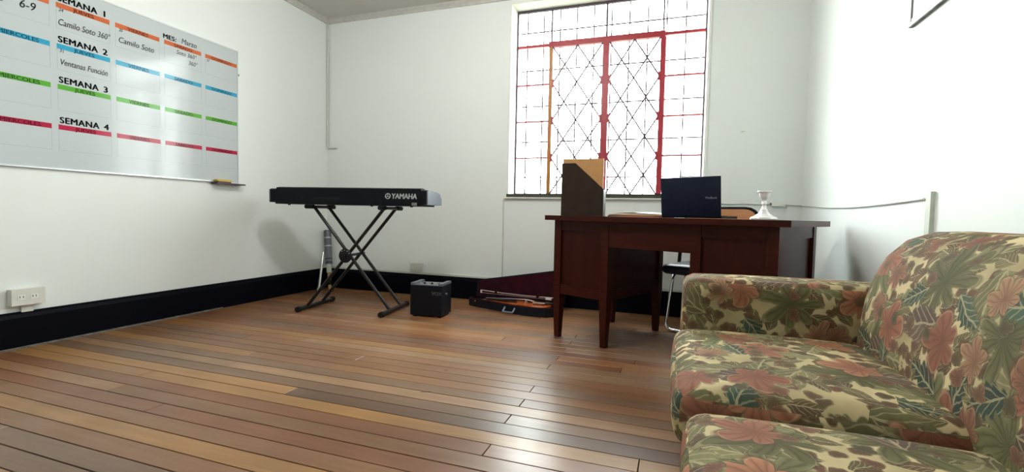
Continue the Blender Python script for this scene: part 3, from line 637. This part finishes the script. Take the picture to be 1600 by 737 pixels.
for k in range(4): tube('string', [(0.18, cyv-0.006+0.004*k, 0.0525), (0.54, cyv-0.012+0.008*k, 0.0715), (0.61, cyv-0.012+0.008*k, 0.062)], 0.0008, 'silver', vi, 5)
for s in (-1, 1): prism('sound_hole', [(0.515, cyv+s*0.030), (0.56, cyv+s*0.038), (0.56, cyv+s*0.042), (0.515, cyv+s*0.034)], 'z', 0.0398, 0.0406, 'ebony', vi)
bo = thing('violin_bow', 'pale violin bow held in the lid of the open violin case', 'bow', (1.715, -0.135, 0.0), VA)
yb = -0.030
tube('stick', [(0.065, yb, 0.120), (0.25, yb, 0.112), (0.50, yb, 0.108), (0.765, yb, 0.112)], 0.0038, 'bow', bo, 8)
box('hair', (0.07, yb-0.004, 0.0965), (0.70, yb+0.003, 0.0985), 'bow', bo)
box('frog', (0.66, yb-0.006, 0.092), (0.71, yb+0.006, 0.112), 'paper', bo, bevel=0.002); box('tip', (0.06, yb-0.004, 0.095), (0.072, yb+0.004, 0.121), 'paper', bo)
for x in (0.2, 0.58): box('bow_holder', (x, yb-0.008, 0.100), (x+0.02, yb+0.040, 0.124), 'velvet', lid)

# ------------------------------------------------------------------ sticks in the corner
t = thing('printed_pole', 'grey printed pole with a wooden lower end leaning in the back left corner', 'pole')
a, b = Vector((0.150, -0.135, 0.004)), Vector((0.035, -0.035, 0.575)); seg = lambda s: a+(b-a)*s
tube('wood_end', [seg(0.0), seg(0.28)], 0.017, 'tan_wood', t, 12); tube('grip_band', [seg(0.07), seg(0.16)], 0.0185, 'rubber', t, 12)
tube('collar', [seg(0.28), seg(0.42)], 0.024, 'conduit', t, 14); tube('sleeve', [seg(0.42), seg(1.0)], 0.034, 'end_glare_pole_grey', t, 14)
for s in (0.44, 0.5, 0.72, 0.86): tube('printed_band', [seg(s), seg(s+0.02)], 0.0346, 'grey_text' if s > 0.6 else 'slot', t, 14)
t = thing('metal_tube', 'slim silver metal tube leaning beside the printed pole in the corner', 'tube')
tube('shaft', [(0.085, -0.215, 0.012), (0.028, -0.085, 0.36)], [0.016, 0.010], 'silver', t, 12); tube('end_cap', [(0.087, -0.22, 0.001), (0.083, -0.211, 0.024)], 0.0175, 'plastic', t, 12)

# ------------------------------------------------------------------ desk
DA = math.atan2(-0.43, 0.903)
dk = thing('desk', 'dark red mahogany pedestal desk with panelled back below the window', 'desk', (2.641, -0.996, 0), DA)
DT = 0.778
bm = bmesh.new(); add_box(bm, (-0.085, -0.035, DT-0.030), (1.318, 0.735, DT)); obj('desktop', bm, 'desk', dk, True, bevel=0.006)
ZB, ZT = 0.282, DT-0.030
def leg(x, y):
    bm = bmesh.new(); s = 0.026
    rings = [(0.017, 0.0), (s, ZB-0.01), (s, ZT)]; vr = []
    for r, z in rings: vr.append([bm.verts.new((x+dx*r, y+dy*r, z)) for dx, dy in ((-1,-1),(1,-1),(1,1),(-1,1))])
    for A, B in zip(vr, vr[1:]):
        for k in range(4): bm.faces.new((A[k], A[(k+1) % 4], B[(k+1) % 4], B[k]))
    bm.faces.new(vr[0][::-1]); bm.faces.new(vr[-1]); obj('leg', bm, 'desk', dk, True, bevel=0.002)
for x0, x1 in ((-0.030, 0.372), (0.860, 1.265)):
    for x in (x0+0.026, x1-0.026):
        for y in (0.0+0.026, 0.685-0.026): leg(x, y)
    ped = box('pedestal', (x0+0.018, 0.016, ZB+0.006), (x1-0.018, 0.667, ZT), 'desk_dark', dk)
    # rails on the back face and the two sides, panels between them sit back
    for y0, y1 in ((0.004, 0.0165),):
        box('rail', (x0+0.052, y0, ZT-0.062), (x1-0.052, y1, ZT), 'desk', ped, bevel=0.002); box('rail', (x0+0.052, y0, ZB), (x1-0.052, y1, ZB+0.06), 'desk', ped, bevel=0.002)
    for xa, xb in ((x0+0.005, x0+0.019), (x1-0.019, x1-0.005)):
        box('rail', (xa, 0.052, ZT-0.062), (xb, 0.633, ZT), 'desk', ped, bevel=0.002); box('rail', (xa, 0.052, ZB), (xb, 0.633, ZB+0.06), 'desk', ped, bevel=0.002)
    for k in range(3):
        z0 = ZB+0.01+k*0.152; d = box('drawer', (x0+0.055, 0.667, z0), (x1-0.055, 0.682, z0+0.145), 'desk', dk, bevel=0.003)
        bm = bmesh.new(); add_lathe(bm, [(0.008, 0), (0.008, 0.012), (0.014, 0.018), (0.012, 0.026), (0.004, 0.028)], 12)
        bmesh.ops.rotate(bm, verts=bm.verts, cent=(0,0,0), matrix=Matrix.Rotation(-PI/2, 3, 'X')); bmesh.ops.translate(bm, verts=bm.verts, vec=((x0+x1)/2, 0.682, z0+0.072)); obj('knob', bm, 'ebony', d, True)
box('apron', (0.373, 0.004, 0.600), (0.859, 0.024, ZT), 'desk', dk, bevel=0.002)
cd = box('centre_drawer', (0.374, 0.640, 0.655), (0.858, 0.668, ZT), 'desk', dk, bevel=0.002)

def on_desk(x, y): 
    v = Matrix.Rotation(DA, 3, 'Z') @ Vector((x, y, 0)); return (2.641+v.x, -0.996+v.y, DT)
# magazine file with folders
mf = thing('magazine_file', 'dark brown magazine file with a cut corner on the left end of the desk', 'magazine file', (2.660, -1.02, DT), 0.0)
side = [(0, 0), (0.262, 0), (0.262, 0.165), (0.085, 0.325), (0, 0.325)]
prism('side', side, 'y', 0, 0.004, 'file', mf); prism('side', side, 'y', 0.096, 0.10, 'file', mf)
box('spine', (0, 0.004, 0), (0.004, 0.096, 0.325), 'file', mf); box('front', (0.258, 0.004, 0), (0.262, 0.096, 0.165), 'file', mf); box('bottom', (0.004, 0.004, 0), (0.258, 0.096, 0.004), 'file', mf)
for k in range(3):
    f = box('folder', (0.0, 0.0, 0), (0.252-0.004*k, 0.014, 0.348-0.006*k), 'folder', None, bevel=0.002); f.location = (2.6645, -1.012+0.024*k, DT+0.0045)
    tag(f, ['tan folder at the front of the dark brown magazine file', 'tan folder in the middle of the dark brown magazine file', 'tan folder at the back of the dark brown magazine file'][k], 'folder', 'folders in the magazine file')
    if k == 0: box('label_strip', (0.248, 0.001, 0.24), (0.254, 0.013, 0.335), 'paper', f)
# papers
def sheet(name, cx, cy, w, d, z, th, rot, mat, curl, label, cat, group=None):
    bm = bmesh.new(); n = 10; top, bot = [], []
    for j in range(3):
        for i in range(n+1):
            x = -w/2+w*i/n; y = -d/2+d*j/2; h = curl*math.sin(PI*i/n)**2*(0.6+0.4*j/2)
            top.append(bm.verts.new((x, y, th+h))); bot.append(bm.verts.new((x, y, h)))
    I = lambda i, j: j*(n+1)+i
    for j in range(2):
        for i in range(n): bm.faces.new((top[I(i,j)], top[I(i+1,j)], top[I(i+1,j+1)], top[I(i,j+1)])); bm.faces.new((bot[I(i,j)], bot[I(i,j+1)], bot[I(i+1,j+1)], bot[I(i+1,j)]))
    for i in range(n):
        bm.faces.new((top[I(i,0)], bot[I(i,0)], bot[I(i+1,0)], top[I(i+1,0)])); bm.faces.new((top[I(i,2)], top[I(i+1,2)], bot[I(i+1,2)], bot[I(i,2)]))
    for j in range(2): bm.faces.new((top[I(0,j)], top[I(0,j+1)], bot[I(0,j+1)], bot[I(0,j)])); bm.faces.new((top[I(n,j)], bot[I(n,j)], bot[I(n,j+1)], top[I(n,j+1)]))
    o = obj(name, bm, mat); p = on_desk(cx, cy); o.location = (p[0], p[1], DT+z); o.rotation_euler = (0, 0, DA+rot); return tag(o, label, cat, group)
sheet('folder', 0.385, 0.34, 0.33, 0.24, 0.0, 0.008, 0.05, 'redfolder', 0, 'brick red folder lying under the papers beside the laptop', 'folder')
sheet('folder', 0.385, 0.34, 0.32, 0.23, 0.0085, 0.006, 0.02, 'folder', 0, 'tan folder lying between the red folder and the white papers', 'folder')
sheet('paper', 0.383, 0.345, 0.29, 0.20, 0.015, 0.004, 0.10, 'paper', 0.002, 'lower white paper of the small stack beside the laptop', 'paper', 'papers on the desk')
sheet('paper', 0.39, 0.34, 0.29, 0.20, 0.0215, 0.0015, -0.06, 'paper', 0.010, 'top white paper curling up on the stack beside the laptop', 'paper', 'papers on the desk')
# laptop
lp = thing('laptop', 'open dark navy laptop with its lid back towards the room on the desk', 'laptop', on_desk(0.735, 0.27), DA)
box('base', (-0.172, 0.0, 0.002), (0.172, 0.235, 0.016), 'black', lp, bevel=0.004); box('keyboard', (-0.15, 0.03, 0.016), (0.15, 0.14, 0.0175), 'slot', lp)
tl = Matrix.Translation((0, -0.002, 0.010)) @ Matrix.Rotation(math.radians(7), 4, 'X')
bm = bmesh.new(); add_box(bm, (-0.172, -0.006, 0.0), (0.172, 0.0, 0.222)); bmesh.ops.transform(bm, matrix=tl, verts=bm.verts); ld = obj('lid', bm, 'laptop', lp, True, bevel=0.0025)
bm = bmesh.new(); add_box(bm, (-0.160, 0.0, 0.014), (0.160, 0.0006, 0.212)); bmesh.ops.transform(bm, matrix=tl, verts=bm.verts); obj('screen', bm, 'screen', ld)
text('logo', 'VivoBook', 0.017, 'faint', ld, tl @ frame_mw((0.088, -0.0065, 0.100), (1, 0, 0), (0, 0, 1)), 0.0003, wide=0.95)
# candlestick
cs = thing('candlestick', 'short pale silver candlestick on the right end of the desk', 'candlestick', on_desk(1.125, 0.24), DA)
bm = bmesh.new(); add_lathe(bm, [(0.064, 0), (0.066, 0.006), (0.060, 0.014), (0.045, 0.020), (0.030, 0.030), (0.020, 0.042), (0.017, 0.052)], 8); obj('foot', bm, 'candle', cs)
bm = bmesh.new(); add_lathe(bm, [(0.018, 0.050), (0.012, 0.056), (0.009, 0.066), (0.0085, 0.076), (0.013, 0.082), (0.010, 0.088), (0.012, 0.098)], 16); obj('stem', bm, 'candle', cs, True)
bm = bmesh.new(); add_lathe(bm, [(0.011, 0.097), (0.019, 0.107), (0.025, 0.122), (0.026, 0.134), (0.033, 0.141), (0.032, 0.145), (0.018, 0.143)], 20); obj('cup', bm, 'candle', cs, True)
bm = bmesh.new(); add_lathe(bm, [(0.016, 0.142), (0.016, 0.1455)], 16); obj('wax_plug', bm, 'soot', cs)

# ------------------------------------------------------------------ chair behind the desk
p = Matrix.Rotation(DA, 3, 'Z') @ Vector((0.625, 0.60, 0))
ch = thing('office_chair', 'chrome sled chair with navy seat and orange plywood back behind the desk', 'chair', (2.641+p.x, -0.996+p.y, 0), DA)
obj('seat', soft_box((-0.225, 0.0, 0.405), (0.225, 0.40, 0.468), 0.028, 12, 12, 6, crown=0.012), 'navy_cloth', ch, True)
for s in (-1, 1):
    tube('side_frame', fillet([(s*0.03, 0.112, 0.012), (s*0.235, 0.112, 0.012), (s*0.205, 0.15, 0.395), (s*0.200, 0.33, 0.398), (s*0.24, 0.44, 0.012), (s*0.03, 0.44, 0.012)], 0.05), 0.011, 'chrome', ch)
    tube('back_upright', fillet([(s*0.19, 0.30, 0.402), (s*0.262, 0.345, 0.405), (s*0.262, 0.372, 0.60), (s*0.235, 0.425, 0.80)], 0.04), 0.013, 'black_metal', ch)
def back_panel(w, z0, z1, r, y0, th, name, mat, parent):
    pts = []
    for cx, cz, a0 in ((w-r, z1-r, 0), (-w+r, z1-r, 90), (-w+r*0.6, z0+r*0.6, 180), (w-r*0.6, z0+r*0.6, 270)):
        rr = r if a0 < 180 else r*0.6
        for k in range(6): a = math.radians(a0+18*k); pts.append((cx+rr*math.cos(a), cz+rr*math.sin(a)))
    bm = bmesh.new(); add_prism(bm, pts, 'y', y0, y0+th)
    for v in bm.verts: v.co.y += 0.035*(1-(v.co.x/w)**2) + 0.10*(v.co.z-z0)
    return obj(name, bm, mat, parent, True, bevel=0.003)
bp = back_panel(0.262, 0.56, 0.862, 0.11, 0.385, 0.012, 'backrest_shell', 'black', ch)
back_panel(0.246, 0.576, 0.846, 0.10, 0.377, 0.009, 'backrest_panel', 'orange_wood', bp)

# ------------------------------------------------------------------ floral sofa along the right wall
so = thing('sofa', 'three seat sofa in floral leaf print upholstery along the right wall', 'sofa', (3.80, -3.2, 0))
so.location = (0, 0, 0)
def uvbox(o, off=(0, 0), rot=0.0):
    me = o.data; uv = me.uv_layers.new(name='UVMap'); cr, sr = math.cos(rot), math.sin(rot)
    for p in me.polygons:
        n = p.normal; a = max(range(3), key=lambda k: abs(n[k])*(1.15 if k == 2 else 1))
        for li in p.loop_indices:
            c = me.vertices[me.loops[li].vertex_index].co
            u, v = {2: (c.y, c.x), 0: (c.y, c.z+3.1), 1: (c.x+1.7, c.z+5.3)}[a]
            uv.data[li].uv = (cr*u-sr*v+off[0], sr*u+cr*v+off[1])
def piping(pts, r, parent, closed=True): 
    o = tube('piping', pts, r, 'fabric', parent, 6, closed); uvbox(o, (0.3, 0.2)); return o
SX0, SX1 = 3.375, 4.175
def sofa_arm(y0, y1):
    bm = soft_box((SX0, y0, 0.045), (SX1-0.02, y1, 0.578), 0.035, 18, 8, 14, crown=0.008, puff=0.006); o = obj('arm', bm, 'fabric', so, True); uvbox(o, (0.13, 0.05)); return o
sofa_arm(-2.255, -2.05); sofa_arm(-4.36, -4.155)
bm = soft_box((SX0+0.012, -4.15, 0.05), (SX1-0.03, -2.26, 0.285), 0.02, 12, 24, 6); o = obj('base', bm, 'fabric', so, True); uvbox(o, (0.4, 0.6))
cy = [-2.262, -2.895, -3.525, -4.15]; ztop = [0.418, 0.392, 0.395]
for k in range(3):
    y1, y0 = cy[k]-0.003, cy[k+1]+0.006
    fx = (3.352, 3.372, 3.366)[k]; bm = soft_box((fx, y0, 0.288), (3.90, y1, ztop[k]), 0.040, 22, 22, 8, crown=0.022, puff=0.012)
    c = obj('seat_cushion', bm, 'fabric', so, True); uvbox(c, (0.37*k+1.73, 0.61*k+0.94))
    zt_, r_ = ztop[k]-0.006, 0.05; xa, xb, ya, yb2 = fx+0.004, 3.885, y0+0.006, y1-0.006
    loop = []
    for cx_, cy_, a0 in ((xb-r_, yb2-r_, 0), (xa+r_, yb2-r_, 90), (xa+r_, ya+r_, 180), (xb-r_, ya+r_, 270)):
        for q in range(6): a = math.radians(a0+18*q); loop.append((cx_+r_*math.cos(a), cy_+r_*math.sin(a)))
    dense = []
    for i in range(len(loop)):
        A_, B_ = Vector(loop[i]), Vector(loop[(i+1) % len(loop)]); nseg = max(1, int((B_-A_).length/0.06))
        for q in range(nseg): dense.append(A_+(B_-A_)*q/nseg)
    piping([(v.x, v.y, zt_-0.012) for v in dense], 0.0045, c)
# backrest: profile swept along y with softened ends
prof = [(3.86, 0.30), (3.845, 0.40), (3.850, 0.48), (3.862, 0.56), (3.882, 0.63), (3.912, 0.69), (3.955, 0.735), (4.01, 0.757), (4.08, 0.760), (4.14, 0.745), (4.172, 0.705), (4.178, 0.62), (4.178, 0.05), (3.95, 0.05), (3.95, 0.30)]
bm = bmesh.new(); uvl = bm.loops.layers.uv.new('UVMap'); ys = []
N = 60
for i in range(N+1): ys.append(-4.15+(-2.262+4.15)*i/N)
arc = [0.0]
for a, b in zip(prof, prof[1:]): arc.append(arc[-1]+math.hypot(b[0]-a[0], b[1]-a[1]))
cxp, czp = 4.05, 0.45; rings = []
dist = [0.0, 0.006, 0.014, 0.026, 0.042, 0.062, 0.09]
yl = [-4.15+d for d in dist]+[-4.15+0.09+(1.888-0.18)*i/40 for i in range(1, 40)]+[-2.262-d for d in dist[::-1]]
for y in yl:
    e = min(y+4.15, -2.262-y); k = 1.0 if e >= 0.09 else math.sqrt(max(0, 1-(1-e/0.09)**2))
    ins_ = 0.045*(1-k); ring = []
    for px, pz in prof:
        d = Vector((px-cxp, pz-czp)); L_ = d.length
        if px < 4.15 and pz > 0.06: d *= (L_-ins_)/L_
        ring.append(bm.verts.new((cxp+d.x, y, czp+d.y)))
    rings.append(ring)
np_ = len(prof)
for i in range(len(yl)-1):
    for j in range(np_):
        k = (j+1) % np_
        f = bm.faces.new((rings[i][j], rings[i][k], rings[i+1][k], rings[i+1][j]))
        aj, ak = arc[j], (arc[j+1] if j+1 < np_ else arc[j]+0.1)
        for lp_, (yy, aa) in zip(f.loops, ((yl[i], aj), (yl[i], ak), (yl[i+1], ak), (yl[i+1], aj))): lp_[uvl].uv = (yy+0.21, aa+7.3)
for ring, yy in ((rings[0], yl[0]), (rings[-1], yl[-1])):
    f = bm.faces.new(ring)
    for lp_ in f.loops: lp_[uvl].uv = (lp_.vert.co.x, lp_.vert.co.z+2)
obj('backrest', bm, 'fabric', so, True)
for x in (SX0+0.05, SX1-0.08):
    for y in (-2.12, -4.29): box('foot', (x-0.025, y-0.025, 0), (x+0.025, y+0.025, 0.05), 'desk_dark', so)
